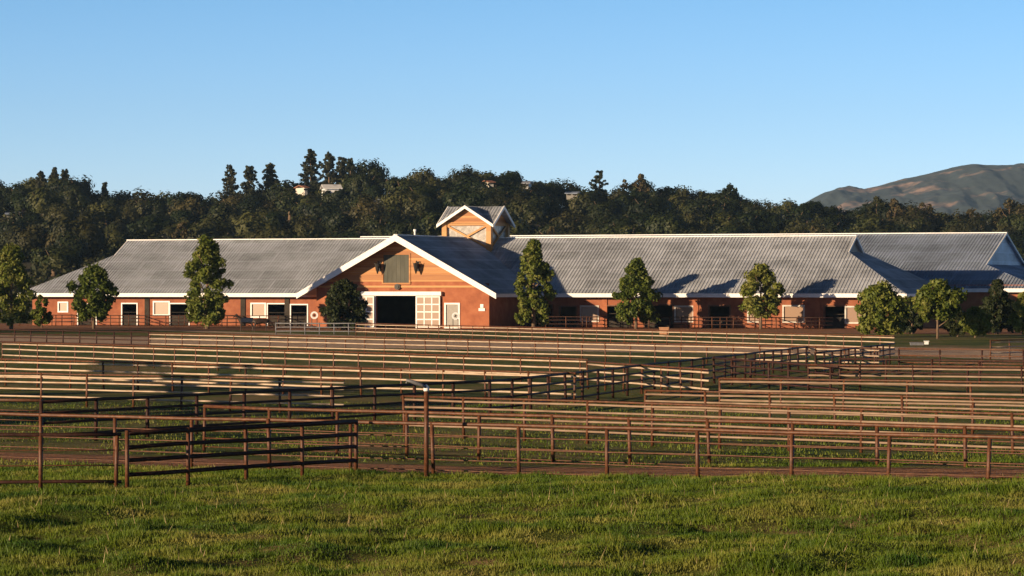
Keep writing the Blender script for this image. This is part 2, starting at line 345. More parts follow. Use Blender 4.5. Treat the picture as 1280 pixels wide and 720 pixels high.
def wall_holes(mb, u0, u1, z0, z1, v, holes, depth=.3):
    """front face of a wall in the plane v with rectangular openings and their reveals"""
    us = sorted({u0, u1, *[h[0] for h in holes], *[h[1] for h in holes]}); zs = sorted({z0, z1, *[h[2] for h in holes], *[h[3] for h in holes]})
    us = [u for u in us if u0 <= u <= u1]; zs = [z for z in zs if z0 <= z <= z1]
    for i in range(len(us)-1):
        for j in range(len(zs)-1):
            cu = (us[i]+us[i+1])/2; cz = (zs[j]+zs[j+1])/2
            if any(h[0] < cu < h[1] and h[2] < cz < h[3] for h in holes): continue
            mb.poly([(us[i], v, zs[j]), (us[i+1], v, zs[j]), (us[i+1], v, zs[j+1]), (us[i], v, zs[j+1])])
    for (a, b, c, d) in holes:
        mb.poly([(a, v, c), (a, v, d), (a, v+depth, d), (a, v+depth, c)]); mb.poly([(b, v, d), (b, v, c), (b, v+depth, c), (b, v+depth, d)])
        mb.poly([(a, v, d), (b, v, d), (b, v+depth, d), (a, v+depth, d)])
def frame_rect(mb, a, b, c, d, v, wd=.16, pr=.07):
    y0, y1 = v - pr, v + .05
    mb.box((a - wd, y0, d), (b + wd, y1, d + wd)); mb.box((a - wd, y0, c - wd), (b + wd, y1, c))
    mb.box((a - wd, y0, c), (a, y1, d)); mb.box((b, y0, c), (b + wd, y1, d))
def barn_empty(name): 
    return empty(name, ORG, -TH)
ZR, ZE, W, T = 11.08, 4.1, 12.8, 3.5
SL = (ZR - ZE) / W
uL, uR = u_at(160, 0), u_at(1070, 0)
barn = barn_empty('horse_barn')
tag(barn, 'long terracotta horse barn with front gable, cupola and grey ribbed roof', 'barn')
def dutch_roof(root, uL, uR, v0, zr, ze, W, T, roofm, gabm):
    s = (zr - ze) / W; zt = zr - s * T; e = W - T
    f = MB(); roof_slope(f, [(uL, v0, zr), (uL, v0-T, zt), (uL-e, v0-W, ze), (uR+e, v0-W, ze), (uR, v0-T, zt), (uR, v0, zr)], (1, 0, 0)); fr = f.build('roof', roofm, root)
    f = MB(); roof_slope(f, [(uL, v0, zr), (uL, v0+T, zt), (uL-e, v0+W, ze), (uR+e, v0+W, ze), (uR, v0+T, zt), (uR, v0, zr)], (1, 0, 0)); f.build('roof', roofm, root)
    for sg, ue in ((1, uR), (-1, uL)):
        f = MB(); a = ue - sg*.35
        roof_slope(f, [(a, v0-T, zt-.03), (ue+sg*e, v0-W, ze-.01), (ue+sg*e, v0+W, ze-.01), (a, v0+T, zt-.03)], (0, 1, 0)); f.build('roof', roofm, root)
        g = MB(); g.poly([(a, v0-T+.1, zt-.12), (a, v0+T-.1, zt-.12), (a, v0, zr-.16)]); g.build('gablet', gabm, root)
        b = MB()
        for q in (-1, 1): b.bar((ue+sg*.05, v0+q*.0, zr-.1), (ue+sg*.05, v0+q*(T+.05), zt-.13), .1, .26, (sg, 0, 0) if False else (0, 0, 1))
        b.build('rake_board', M['white'], root)
    c = MB(); c.bar((uL-.1, v0, zr+.06), (uR+.1, v0, zr+.06), .42, .12); c.build('ridge_cap', M['white'], root)
    return fr
dutch_roof(barn, uL, uR, 0, ZR, ZE, W, T, M['roof'], M['grey_door'])
e_ = W - T
# gutters along the eaves
g = MB(); g.box((uL-e_, -W-.16, ZE-.42), (-12.9, -W-.005, ZE+.04)); g.build('gutter', M['white'], barn)
g = MB(); g.box((12.9, -W-.16, ZE-.42), (uR+e_, -W-.005, ZE+.04)); g.build('gutter', M['white'], barn)
g = MB(); g.box((uR+e_+.005, -W-.1, ZE-.42), (uR+e_+.16, W, ZE+.02)); g.build('gutter', M['white'], barn)
# centre wing roof
VF = -26.0
for sg in (-1, 1):
    f = MB(); roof_slope(f, [(0, VF, ZR-.02), (sg*W, VF, ZE-.02), (sg*W, -.6, ZE-.02), (0, -.6, ZR-.02)], (0, 1, 0)); f.build('roof', M['roof'], barn)
    r = MB(); d = .72
    r.hexa([(0, VF-.14, ZR-d), (sg*(W+.1), VF-.14, ZE-d+.12), (sg*(W+.1), VF-.01, ZE-d+.12), (0, VF-.01, ZR-d), (0, VF-.14, ZR+.1), (sg*(W+.1), VF-.14, ZE+.06), (sg*(W+.1), VF-.01, ZE+.06), (0, VF-.01, ZR+.1)])
    r.build('rake_board', M['white'], barn)
    g = MB(); g.box((min(sg*(W+.005), sg*(W+.16)), VF, ZE-.4), (max(sg*(W+.005), sg*(W+.16)), -W-.2, ZE+.02)); g.build('gutter', M['white'], barn)
c = MB(); c.bar((0, VF, ZR+.05), (0, -3.8, ZR+.05), .5, .12, (0, 0, 1)); c.build('ridge_cap', M['roof'], barn)

VG, GW = -24.0, 11.2                     # gable wall plane and half width
def ug(px): return u_at(px, VG)
def zg(py): return H - (py - HOR) * (ORG + VX*VG + UX*0).y / F
door = (ug(470), ug(520), 0, zg(370)); side_door = (ug(557.5), ug(573), .15, zg(380.5))
wl_ = MB(); wall_holes(wl_, -GW, GW, 0, 5.35, VG, [door, side_door], .35)
for sg in (-1, 1): wl_.poly([(sg*GW, VG, 0), (sg*GW, -W+1.4, 0), (sg*GW, -W+1.4, 4.75), (sg*GW, VG, 4.75)])
for sg in (-1, 1): wl_.poly([(sg*GW, VG, 4.6), (sg*(GW+.0), VG, 4.75), (sg*GW*.97, VG, 5.1)])
wl_.build('wall', M['stucco'], barn)
zb = zg(352); hw = (ZR - .25 - zb) / SL
sdg = MB(); win = (ug(479.5), ug(511.5), zg(353.5), zg(318.5))
npl = int((ZR - .3 - zb) / .22)
def hwz(z): return (ZR - .2 - z) / SL
for k in range(npl + 1):
    z0 = zb + k*.22; z1 = min(z0 + .215, ZR - .25); a0, a1 = hwz(z0), hwz(z1)
    if a1 <= 0.02: break
    for (l0, l1, r0, r1) in ([(-a0, -a1, win[0], win[0]), (win[1], win[1], a0, a1)] if (win[2] < z0 + .1 < win[3]) else [(-a0, -a1, a0, a1)]):
        sdg.poly([(l0, VG-.05, z0), (r0, VG-.05, z0), (r1, VG-.025, z1), (l1, VG-.025, z1)])
sdg.build('siding', M['siding'], barn)
# wall strip between the render and the siding
ws = MB(); ws.poly([(-GW, VG+.02, 4.7), (GW, VG+.02, 4.7), (hwz(6.5), VG+.02, 6.5), (-hwz(6.5), VG+.02, 6.5)]); ws.build('wall', M['stucco'], barn)
bt = MB(); bt.box((-hwz(zg(359))+.15, VG-.13, zg(359.5)), (hwz(zg(359))-.15, VG-.03, zg(357))); bt.build('belt_board', M['beam'], barn)
sh = MB()
for k in range(6):
    a = win[0] + (win[1]-win[0])*k/6; sh.box((a+.01, VG-.02, win[2]), (a+(win[1]-win[0])/6-.01, VG+.06, win[3]))
shp = sh.build('loft_shutter', M['shutter'], barn)
fr = MB(); frame_rect(fr, *win, VG-.06, .2, .05); fr.build('frame', M['siding'], shp)
# sliding door track and glazed sliding doors
tr = MB(); tr.box((ug(452.5), VG-.5, zg(369.5)), (ug(553), VG-.06, zg(364.5))); tr.build('door_track', M['white'], barn)
def glazed_door(u0, u1, z0, z1, nc, nr):
    mb = MB(); v = VG - .32
    cw = (u1-u0)/nc; rh = (z1-z0)/nr
    for i in range(nc+1): mb.box((u0+cw*i-.07, v, z0), (u0+cw*i+.07, v+.12, z1))
    for j in range(nr+1): mb.box((u0-.07, v+.004, z0+rh*j-.07), (u1+.07, v+.116, z0+rh*j+.07))
    d = mb.build('sliding_door', M['white'], barn)
    p = MB(); p.box((u0, v+.03, z0), (u1, v+.08, z1)); p.build('pane', M['blind'], d)
glazed_door(ug(522), ug(550.5), .15, zg(371), 3, 4); glazed_door(ug(441), ug(468), .15, zg(371), 3, 4)
fr = MB(); frame_rect(fr, *door, VG-.01, .18, .1); fr.build('door_frame', M['white'], barn)
sdm = MB(); sdm.box((side_door[0], VG+.05, side_door[2]), (side_door[1], VG+.12, side_door[3])); sdo = sdm.build('door', M['grey_door'], barn)
fr = MB(); frame_rect(fr, *side_door, VG, .2, .08); fr.build('door_frame', M['white'], sdo)
hd = MB(); hd.box((side_door[1]-.2, VG, 1.0), (side_door[1]-.1, VG+.049, 1.2)); hd.build('handle', M['dark_metal'], sdo)
# wall lanterns either side of the shutter, round plaque above the track, small notice box
for px in (474.5, 522.5):
    u = ug(px); z = zg(334); mb = MB()
    mb.box((u-.16, VG-.1, z-.5), (u+.16, VG-.05, z+.7)); mb.tube([(u, VG-.1, z+.5), (u, VG-.5, z+.75), (u, VG-.65, z+.5)], .05, 6)
    mb.tube([(u, VG-.65, z+.52), (u, VG-.65, z+.42), (u, VG-.65, z-.25), (u, VG-.65, z-.8)], [.1, .36, .24, .05], 8)
    mb.tube([(u-.32, VG-.65, z+.38), (u-.42, VG-.65, z+.66)], [.05, .02], 5); mb.tube([(u+.32, VG-.65, z+.38), (u+.42, VG-.65, z+.66)], [.05, .02], 5)
    mb.build('wall_lantern', M['dark_metal'], barn)
pl = MB(); u = ug(497.5); z = zg(358.5); pl.tube([(u, VG-.28, z), (u, VG-.14, z)], .36, 16); pl.tube([(u, VG-.36, z), (u, VG-.281, z)], .22, 12); pl.build('round_lamp', M['dark_metal'], barn)
nb = MB(); u = ug(602.5); nb.box((u-.4, VG-.1, zg(388.5)), (u+.4, VG-.004, zg(385))); nb.box((u-.2, VG-.08, zg(384.5)), (u+.2, VG-.004, zg(380))); nb.build('notice_box', M['white'], barn)
# stall fronts along both long facades
VW = -11.4
def uw(px): return u_at(px, VW)
def zw(py, px): return H - (py - HOR) * (ORG + VX*VW + UX*uw(px)).y / F
M['brown_trim'] = mat_noise('brown_trim', [(.3, (.10, .045, .025)), (.7, (.17, .08, .045))], 3, .7)
M['trim'] = mat_noise('weathered_trim', [(.3, (.42, .38, .33)), (.6, (.58, .54, .48))], 2, .6)
def facade(u0, u1, wins, doors, px_ref, fm='white'):
    holes = [(uw(a), uw(b), .05, zw(t, px_ref)) for a, b, t in doors] + [(uw(a), uw(b), zw(bt_, px_ref), zw(t, px_ref)) for a, b, t, bt_ in wins]
    mb = MB(); wall_holes(mb, u0, u1, 0, 4.82, VW, holes, .25); mb.build('wall', M['stucco_shaded'], barn)
    for (a, b, t, bt_) in wins:
        r = (uw(a), uw(b), zw(bt_, px_ref), zw(t, px_ref))
        f = MB(); frame_rect(f, *r, VW, .19, .09); fo = f.build('window', M['white' if fm == 'white' else 'trim'], barn)
        p = MB(); p.box((r[0], VW+.06, r[2]), (r[1], VW+.1, r[3])); p.build('pane', M['blind'], fo)
    for (a, b, t) in doors:
        r = (uw(a), uw(b), .05, zw(t, px_ref))
        f = MB(); wd = .15; y0, y1 = VW-.08, VW+.05
        f.box((r[0]-wd, y0, r[3]), (r[1]+wd, y1, r[3]+wd)); f.box((r[0]-wd, y0, 0), (r[0], y1, r[3])); f.box((r[1], y0, 0), (r[1]+wd, y1, r[3]))
        fo = f.build('stall_door', M[fm], barn)
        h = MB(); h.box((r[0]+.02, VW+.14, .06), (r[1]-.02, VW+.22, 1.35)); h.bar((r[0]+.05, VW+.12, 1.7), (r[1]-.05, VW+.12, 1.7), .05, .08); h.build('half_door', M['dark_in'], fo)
facade(uL-e_+1.4, -GW, [(74, 84, 379, 389), (193, 211, 378, 393), (255, 272, 379, 394), (315, 331, 380, 395)], [(98, 120, 381), (153, 171, 380), (213, 236, 380), (335, 356, 380), (364, 384, 381)], 200)  # last doorway is added to give the dark recess beside the gable
facade(GW, uR+e_-1.4, [(727, 747, 384, 401), (845, 866, 384, 401), (936, 950, 384, 401), (980, 1004, 383, 401), (1058, 1082, 384, 402)], [(646, 690, 382), (700, 720, 384), (757, 790, 383), (806, 841, 382), (887, 912, 383), (1031, 1056, 383)], 880, 'brown_trim')  # extra doorways are added here to darken the wing as tree shade does
# end and back walls close the barn so that its openings look into the dark
bw = MB(); bw.poly([(uL-e_+1.4, VW, 0), (uL-e_+1.4, -VW, 0), (uL-e_+1.4, -VW, 4.82), (uL-e_+1.4, VW, 4.82)]); bw.poly([(uR+e_-1.4, VW, 0), (uR+e_-1.4, -VW, 0), (uR+e_-1.4, -VW, 4.82), (uR+e_-1.4, VW, 4.82)])
bw.poly([(uL-e_+1.4, -VW, 0), (uR+e_-1.4, -VW, 0), (uR+e_-1.4, -VW, 4.82), (uL-e_+1.4, -VW, 4.82)]); bw.build('wall', M['stucco'], barn)
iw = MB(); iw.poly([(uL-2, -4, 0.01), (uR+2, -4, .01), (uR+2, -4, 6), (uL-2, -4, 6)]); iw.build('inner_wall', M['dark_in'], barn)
for px in (184, 304, 359, 756, 870, 1022):
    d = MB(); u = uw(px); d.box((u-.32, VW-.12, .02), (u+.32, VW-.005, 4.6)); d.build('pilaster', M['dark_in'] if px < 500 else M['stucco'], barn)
# cupola
A, B, ZC0, ZC1, ZCE, ZCR = 3.0, 3.72, 8.4, 12.95, 12.75, 15.1
cp = MB()
for sx in (-1, 1):
    for sy in (-1, 1): cp.box((sx*A-.32, sy*A-.32, ZC0), (sx*A+.32, sy*A+.32, ZC1))
for sx in (-1, 1):
    cp.box((sx*A-.2, -A+.32, ZC1-.3), (sx*A+.2, A-.32, ZC1)); cp.box((-A+.32, sx*A-.2, ZC1-.3), (A-.32, sx*A+.2, ZC1))
    zx0, zx1 = 9.9, 12.65
    for q in (-1, 1):
        cp.bar((sx*(A+.1), -q*(A-.3), zx0), (sx*(A+.1), q*(A-.3), zx1), .16, .24); cp.bar((-q*(A-.3), sx*(A+.1) + q*.012, zx0), (q*(A-.3), sx*(A+.1) + q*.012, zx1), .16, .24)
cup = cp.build('cupola', M['beam'], barn)
lv = MB(); lv.box((-A+.05, -A+.05, ZC0), (A-.05, A-.05, ZC1-.05)); lv.build('glazing', M['louvre'], cup)
sg_ = MB()
for q in (-1, 1):
    sg_.poly([(-A-.3, q*(A+.02), ZC1), (A+.3, q*(A+.02), ZC1), (0, q*(A+.02), ZCR-.35)]); sg_.poly([(q*(A+.02), -A-.3, ZC1), (q*(A+.02), A+.3, ZC1), (q*(A+.02), 0, ZCR-.35)])
sg_.build('gable_siding', M['siding'], cup)
tb = MB()
for q in (-1, 1): tb.box((-A-.1, q*(A+.12)-.08, ZC1-.06), (A+.1, q*(A+.12)+.08, ZC1+.12)); tb.box((q*(A+.12)-.08, -A+.05, ZC1-.06), (q*(A+.12)+.08, A-.05, ZC1+.12))
tb.build('trim_board', M['white'] if False else M['beam'], cup)
cr = MB()
for sx in (-1, 1):
    roof_slope(cr, [(0, -B, ZCR), (sx*B, -B, ZCE), (0.0, 0.0, ZCR)], (0, 1, 0), .4); roof_slope(cr, [(0, B, ZCR), (sx*B, B, ZCE), (0.0, 0.0, ZCR)], (0, 1, 0), .4)
    roof_slope(cr, [(-B, 0, ZCR), (-B, sx*B, ZCE), (0.0, 0.0, ZCR)], (1, 0, 0), .4); roof_slope(cr, [(B, 0, ZCR), (B, sx*B, ZCE), (0.0, 0.0, ZCR)], (1, 0, 0), .4)
cr.build('roof', M['roof'], cup)
rb = MB()
for q in (-1, 1):
    for k in (-1, 1):
        rb.hexa([(0, q*(B+.1)-.06, ZCR-.32), (k*(B+.12), q*(B+.1)-.06, ZCE-.36), (k*(B+.12), q*(B+.1)+.06, ZCE-.36), (0, q*(B+.1)+.06, ZCR-.32), (0, q*(B+.1)-.06, ZCR+.08), (k*(B+.12), q*(B+.1)-.06, ZCE+.02), (k*(B+.12), q*(B+.1)+.06, ZCE+.02), (0, q*(B+.1)+.06, ZCR+.08)])
        rb.hexa([(q*(B+.1)-.06, 0, ZCR-.32), (q*(B+.1)-.06, k*(B+.03), ZCE-.33), (q*(B+.1)+.06, k*(B+.03), ZCE-.33), (q*(B+.1)+.06, 0, ZCR-.32), (q*(B+.1)-.06, 0, ZCR+.08), (q*(B+.1)-.06, k*(B+.03), ZCE+.05), (q*(B+.1)+.06, k*(B+.03), ZCE+.05), (q*(B+.1)+.06, 0, ZCR+.08)])
rb.build('rake_board', M['white'], cup)
vp = MB(); vp.tube([(0, -20, ZR), (0, -20, ZR+.7)], .12, 8); vp.tube([(0, -20, ZR+.55), (0, -20, ZR+.8)], .2, 8); vp.build('roof_vent', M['white'], barn)
# rear barn
rear = barn_empty('rear_barn')
tag(rear, 'second barn standing behind with blue grey ribbed roof and large end gablet', 'barn')
V2, ZR2, ZE2, W2, T2 = 35.0, 11.95, 4.7, 21.0, 12.0
u2L, u2R = u_at(452, V2), u_at(1258, V2)
dutch_roof(rear, u2L, u2R, V2, ZR2, ZE2, W2, T2, M['roof_rear'], M['roof_rear'])
e2 = W2 - T2
g = MB(); g.box((u2L-e2, V2-W2-.16, ZE2-.42), (u2R+e2, V2-W2-.005, ZE2+.04)); g.build('gutter', M['white'], rear)
mb = MB(); wr = [(u_at(px, V2-W2+1.2), u_at(px+22, V2-W2+1.2), .05, 2.9) for px in (1125, 1175, 1240, 1290)]
wall_holes(mb, u2L-e2+1.2, u2R+e2-1.2, 0, 5.2, V2-W2+1.2, wr, .25)
mb.poly([(u2R+e2-1.2, V2-W2+1.2, 0), (u2R+e2-1.2, V2+W2-1.2, 0), (u2R+e2-1.2, V2+W2-1.2, 5.2), (u2R+e2-1.2, V2-W2+1.2, 5.2)])
mb.poly([(u2L-e2+1.2, V2-W2+1.2, 0), (u2L-e2+1.2, V2+W2-1.2, 0), (u2L-e2+1.2, V2+W2-1.2, 5.2), (u2L-e2+1.2, V2-W2+1.2, 5.2)])
mb.poly([(u2L-e2+1.2, V2+W2-1.2, 0), (u2R+e2-1.2, V2+W2-1.2, 0), (u2R+e2-1.2, V2+W2-1.2, 5.2), (u2L-e2+1.2, V2+W2-1.2, 5.2)])
mb.build('wall', M['stucco'], rear)

# ------------------------------------------------------------------ trees
def leaf_cloud(centers, radii, per, size, flat=.0, heart=None, mat=None, name='crown', inner=None):
    """many small leaf faces gathered in clumps"""
    C = np.repeat(np.asarray(centers, float), per, 0); Rr = np.repeat(np.asarray(radii, float), per)
    d = rng.normal(size=C.shape); d /= np.linalg.norm(d, axis=1)[:, None]
    rad = Rr * (rng.random(len(C)) ** .45)
    off = d * rad[:, None]; off[:, 2] *= (1 - flat)
    pos = C + off
    nrm = d * .8 + rng.normal(size=C.shape) * .7 + (np.array([0, 0, .25]))
    if heart is not None:
        o = pos - np.asarray(heart); o /= np.linalg.norm(o, axis=1)[:, None] + 1e-6; nrm = o * 1.0 + d * .8 + rng.normal(size=C.shape) * .35
    nrm /= np.linalg.norm(nrm, axis=1)[:, None]
    ref = rng.normal(size=C.shape); a = np.cross(nrm, ref); a /= np.linalg.norm(a, axis=1)[:, None]; b = np.cross(nrm, a)
    s = size * (.6 + .8 * rng.random(len(C)))[:, None]
    q = np.stack([pos - a*s, pos - b*s*.55 + a*s*.1, pos + a*s, pos + b*s*.55 + a*s*.1], 1).reshape(-1, 3)
    return np_mesh(name, q, 4, mat)
def trunk_mesh(h, r, limbs, name='trunk', lean=0.0):
    mb = MB(); mb.tube([(0, 0, -.15), (lean*.3, 0, h*.3), (lean, .05, h*.7), (lean*1.2, 0, h)], [r*1.5, r, r*.75, r*.3], 9)
    for z0, az, ln, up in limbs:
        x, y = math.cos(az), math.sin(az); p = Vector((lean*z0/h, 0, z0))
        mb.tube([p, p + Vector((x*ln*.5, y*ln*.5, up*.4)), p + Vector((x*ln, y*ln, up))], [r*.55, r*.35, r*.12], 6)
    return mb.mesh(name, M['bark'], True)
def crown_pts(h0, h1, shape, wid, n, irr=.22):
    """clump centres through a crown: shape(t) is the relative half width at height fraction t"""
    c, r = [], []
    for i in range(n):
        t = random.random() ** .9; a = random.uniform(0, 2*math.pi)
        rr = (1 + (.36)*noise.noise(Vector((math.cos(a)*1.3, math.sin(a)*1.3, t*4 + wid)))) * wid * shape(t) * (.35 + .65 * math.sqrt(random.random())) * (1 + random.uniform(-irr, irr)); rr = min(rr, wid * 1.02, wid * shape(t) * 1.22)
        c.append((rr*math.cos(a), rr*math.sin(a), h0 + (h1-h0)*t)); r.append(wid * random.uniform(.16, .34))
    return c, r
def barn_tree(px, top, base, wpx, d, label, shape, mat='leaf_front', name='pear_tree', n=70, per=85, trunk_frac=.05, seed=0, leaf=.2):
    random.seed(seed)
    z = lambda py: H - (py - HOR) * d / F
    ht = z(top); wid = wpx * d / F / 2
    t = empty(name, ((px-640)*d/F, d, 0)); tag(t, label, 'tree', 'trees planted in front of the barns')
    h0 = max(.15, ht * trunk_frac)
    c, r = crown_pts(h0 + wid*.1, ht - wid*.12, shape, wid * .9, int(n*1.7))
    link('crown', leaf_cloud(c, [q*random.uniform(.6, 1.05) for q in r], int(per*1.1), leaf, mat=M[mat]), t)
    link('trunk', trunk_mesh(ht*.8, max(.08, ht*.018), [(ht*(.2+.09*k), k*2.1, wid*.6, wid*.5) for k in range(6)]), t)
    return t
cone = lambda t: (.62 + .75*t if t < .35 else 1.0 - .9*((t-.35)/.65)**1.25) 
oval = lambda t: max(.12, math.sin(math.pi * (t*.86 + .12)) ** .75)
slim = lambda t: (.75 + .5*t if t < .4 else 1.0 - .85*((t-.4)/.6)**1.4)
barn_tree(14, 307, 410, 64, 372, 'broad pear tree at the barn end, cut off by the left frame edge', slim, seed=1, n=80)
barn_tree(117, 332, 411, 62, 374, 'short bushy tree with a dark underside near the left barn end', oval, seed=2, n=70, trunk_frac=.14)
barn_tree(259, 295, 411, 66, 374, 'tallest full pear tree, standing before the left wing', slim, seed=3, n=95)
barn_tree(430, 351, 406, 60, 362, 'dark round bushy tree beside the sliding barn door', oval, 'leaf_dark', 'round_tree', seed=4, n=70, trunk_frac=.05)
barn_tree(667, 300, 408, 54, 372, 'slim tall pear tree just right of the gabled wing', slim, seed=5, n=85)
barn_tree(795, 324, 410, 58, 374, 'upright oval pear tree midway along the right wing', slim, seed=6, n=80, trunk_frac=.08)
barn_tree(951, 330, 411, 58, 372, 'open pear tree with a pale bare trunk near the right windows', slim, seed=7, n=64, trunk_frac=.18)
barn_tree(1101, 354, 430, 66, 310, 'dense light green bush reaching the ground by the fence corner', oval, name='bushy_tree', seed=8, n=80, trunk_frac=.03)
barn_tree(1172, 351, 430, 68, 300, 'round headed tree on a clear pale trunk', oval, name='round_tree', seed=9, n=60, trunk_frac=.36)
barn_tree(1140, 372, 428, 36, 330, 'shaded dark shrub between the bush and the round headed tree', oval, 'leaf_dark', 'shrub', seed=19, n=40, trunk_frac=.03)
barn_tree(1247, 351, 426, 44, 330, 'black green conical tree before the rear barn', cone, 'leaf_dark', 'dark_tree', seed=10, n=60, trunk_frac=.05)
barn_tree(1219, 384, 430, 36, 305, 'small yellow green sapling under the rear barn eave', oval, name='sapling', seed=11, n=36, trunk_frac=.12)
barn_tree(1284, 366, 430, 46, 305, 'light green tree cut off by the right frame edge', oval, seed=12, n=50, trunk_frac=.08)
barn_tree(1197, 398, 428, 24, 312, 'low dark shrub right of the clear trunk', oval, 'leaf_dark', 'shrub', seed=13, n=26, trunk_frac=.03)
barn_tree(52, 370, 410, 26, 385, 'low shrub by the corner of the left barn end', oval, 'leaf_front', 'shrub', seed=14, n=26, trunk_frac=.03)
barn_tree(1127, 388, 429, 34, 335, 'black green shrub added for the wall shade behind the dense bush', oval, 'leaf_dark', 'shrub', seed=15, n=36, trunk_frac=.02)  # this and the next three shrubs are added in place of the wall's shade
barn_tree(1194, 384, 427, 40, 338, 'wide dark shrub added for the wall shade behind the clear trunk', oval, 'leaf_dark', 'shrub', seed=16, n=40, trunk_frac=.02)
barn_tree(1236, 380, 427, 40, 336, 'dark shrub added for the wall shade behind the yellow green sapling', oval, 'leaf_dark', 'shrub', seed=17, n=40, trunk_frac=.02)
barn_tree(1266, 376, 427, 40, 338, 'dark shrub added for the wall shade left of the tree at the right frame edge', oval, 'leaf_dark', 'shrub', seed=18, n=40, trunk_frac=.02)
# trees beyond the left edge of the picture that shade the paddocks
def shade_tree(x, y, ht, wd, seed):
    random.seed(seed); t = empty('shade_tree', (x, y, 0)); tag(t, 'broad oak beyond the left edge shading the paddocks', 'tree', 'oaks outside the frame on the left')
    c, r = crown_pts(ht*.15, ht*.95, oval, wd, 46); link('crown', leaf_cloud(c, [q*random.uniform(.4, .9) for q in r], 45, .36, mat=M['leaf_oak']), t)
    link('trunk', trunk_mesh(ht*.7, .3, [(ht*.3, k*1.3, wd*.6, wd*.5) for k in range(5)]), t)
SHADE = []
for (sx_, sy_, k_, h_, w_) in [(-13, 122, 40, 9.5, 3.6), (-9, 119, 44, 9.0, 3.0), (-16, 147, 52, 12.0, 3.6), (-11, 142, 56, 11.5, 2.6), (-54, 374, 64, 12, 6), (-45, 371, 62, 11.5, 6), (-36, 368, 64, 12, 6), (-27, 364, 62, 11.5, 5)]:
    SHADE.append((sx_ - math.sin(R(SUN_A))*k_, sy_ - math.cos(R(SUN_A))*k_, h_, w_))
for i, a in enumerate(SHADE): shade_tree(*a, 50+i)

# hillside wood
def oak_variant(k):
    random.seed(100 + k); n = 20; c, r = [], []
    sq = random.uniform(.62, .85)
    for i in range(n):
        d = Vector((random.gauss(0, 1), random.gauss(0, 1), abs(random.gauss(.2, .8)))).normalized() * random.uniform(.45, .95)
        c.append((d.x*4.8, d.y*4.8, 3.2 + d.z*5.4*sq)); r.append(random.uniform(1.5, 2.6))
    crown = leaf_cloud(c, r, 120, .42, heart=(0, 0, 2.6), mat=M[('leaf_oak', 'leaf_oak2', 'leaf_oak', 'leaf_oak3', 'leaf_oak2', 'leaf_oak', 'leaf_oak2', 'leaf_oak')[k]], name='oak_crown')
    tr = trunk_mesh(6, .4, [(2.2+.4*j, j*1.7, 3.2, 2.6) for j in range(5)], 'oak_trunk')
    return crown, tr
oaks = [oak_variant(k) for k in range(8)]
random.seed(21)
spots = []
tries = 0
while len(spots) < 228 and tries < 20000:
    tries += 1
    y = HY0 + 40 + (HY1 - HY0 - 38) * random.random() ** .8; px = random.uniform(-40, 1320); x = (px - 640) * y / F
    z = hill_z(x, y); py = HOR - (z + 8 - H) * F / y
    if py > 303: continue
    dmin = 7.4
    if any((x-a)**2 + ((y-b)*.42)**2 < dmin**2 for a, b, c in spots): continue
    spots.append((x, y, z))
ridge = []
px = -34
while px < 1330:
    d = random.uniform(972, 1000); ridge.append((px, prof(px) + random.uniform(-3, 5), d, random.uniform(.85, 1.3))); px += random.uniform(17, 29)
for i, (px, py, d, s) in enumerate(ridge):
    cr_, tr_ = oaks[(i*3) % 8]; o = empty('oak_tree', ((px-640)*d/F, d, H - (py-HOR)*d/F - 7.6*s), random.uniform(0, 6.28)); o.scale = (s*random.uniform(.95, 1.25), s*random.uniform(.95, 1.25), s)
    tag(o, 'oak standing on the crest with its round crown against the sky', 'tree', 'oaks along the hill crest'); link('crown', cr_, o); link('trunk', tr_, o)
for i, (x, y, z) in enumerate(sorted(spots, key=lambda s: s[1])):
    cr_, tr_ = oaks[i % 8]; s = random.uniform(.72, 1.25); 
    o = empty('oak_tree', (x, y, z - .3), random.uniform(0, 6.28)); o.scale = (s*random.uniform(.9, 1.2), s*random.uniform(.9, 1.2), s*random.uniform(.85, 1.12))
    tag(o, 'dark rounded oak among its neighbours on the wooded hill', 'tree', 'oaks covering the hillside')
    link('crown', cr_, o); link('trunk', tr_, o)
# undergrowth filling the hill between the oaks
cs = []; rs = []
for i in range(2600):
    y = HY0 + 30 + (HY1 - HY0 + 20) * random.random(); px = random.uniform(-60, 1340); x = (px-640)*y/F
    cs.append((x, y, hill_z(x, y) + random.uniform(.3, 2.2))); rs.append(random.uniform(1.3, 2.6))
tag(link('undergrowth', leaf_cloud(cs, rs, 42, .62, mat=M['leaf_oak'], name='undergrowth')), 'dark scrub filling the hillside between the oaks', 'undergrowth', kind='stuff')
def pine(px, top, d, wpx, label, seed, gappy=.5, name='pine_tree', mat='leaf_pine', basey=None):
    random.seed(seed); x = (px-640)*d/F; zb_ = hill_z(x, d) - .3; zt = H - (top-HOR)*d/F; ht = zt - zb_; wd = wpx*d/F/2*1.25
    t = empty(name, (x, d, zb_)); tag(t, label, 'tree', 'tall trees on the hill skyline')
    c, r = [], []; k = 0; z = ht * .28
    while z < ht * .985:
        f = (z - ht*.28) / (ht*.72); rad = wd * 1.15 * (1 - f) ** .55 * random.choice((.45, .8, 1.0, 1.15)) + .3
        for j in range(random.randint(4, 6)):
            a = random.uniform(0, 6.28); L = rad * random.uniform(.6, 1.05)
            for q in (.45, .8, 1.0): c.append((math.cos(a)*L*q, math.sin(a)*L*q, z + L*q*.25 + random.uniform(-.5, .5))); r.append(.32 + .5*(1-f)*q)
        z += random.uniform(.4, .75) * (1 + gappy)
    link('crown', leaf_cloud(c, r, 26, .34, .2, mat=M[mat]), t)
    mb = MB(); mb.tube([(0, 0, -.2), (.1, 0, ht*.5), (0, 0, ht*.98)], [.42, .26, .05], 7); link('trunk', mb.mesh('trunk', M['bark'], True), t)
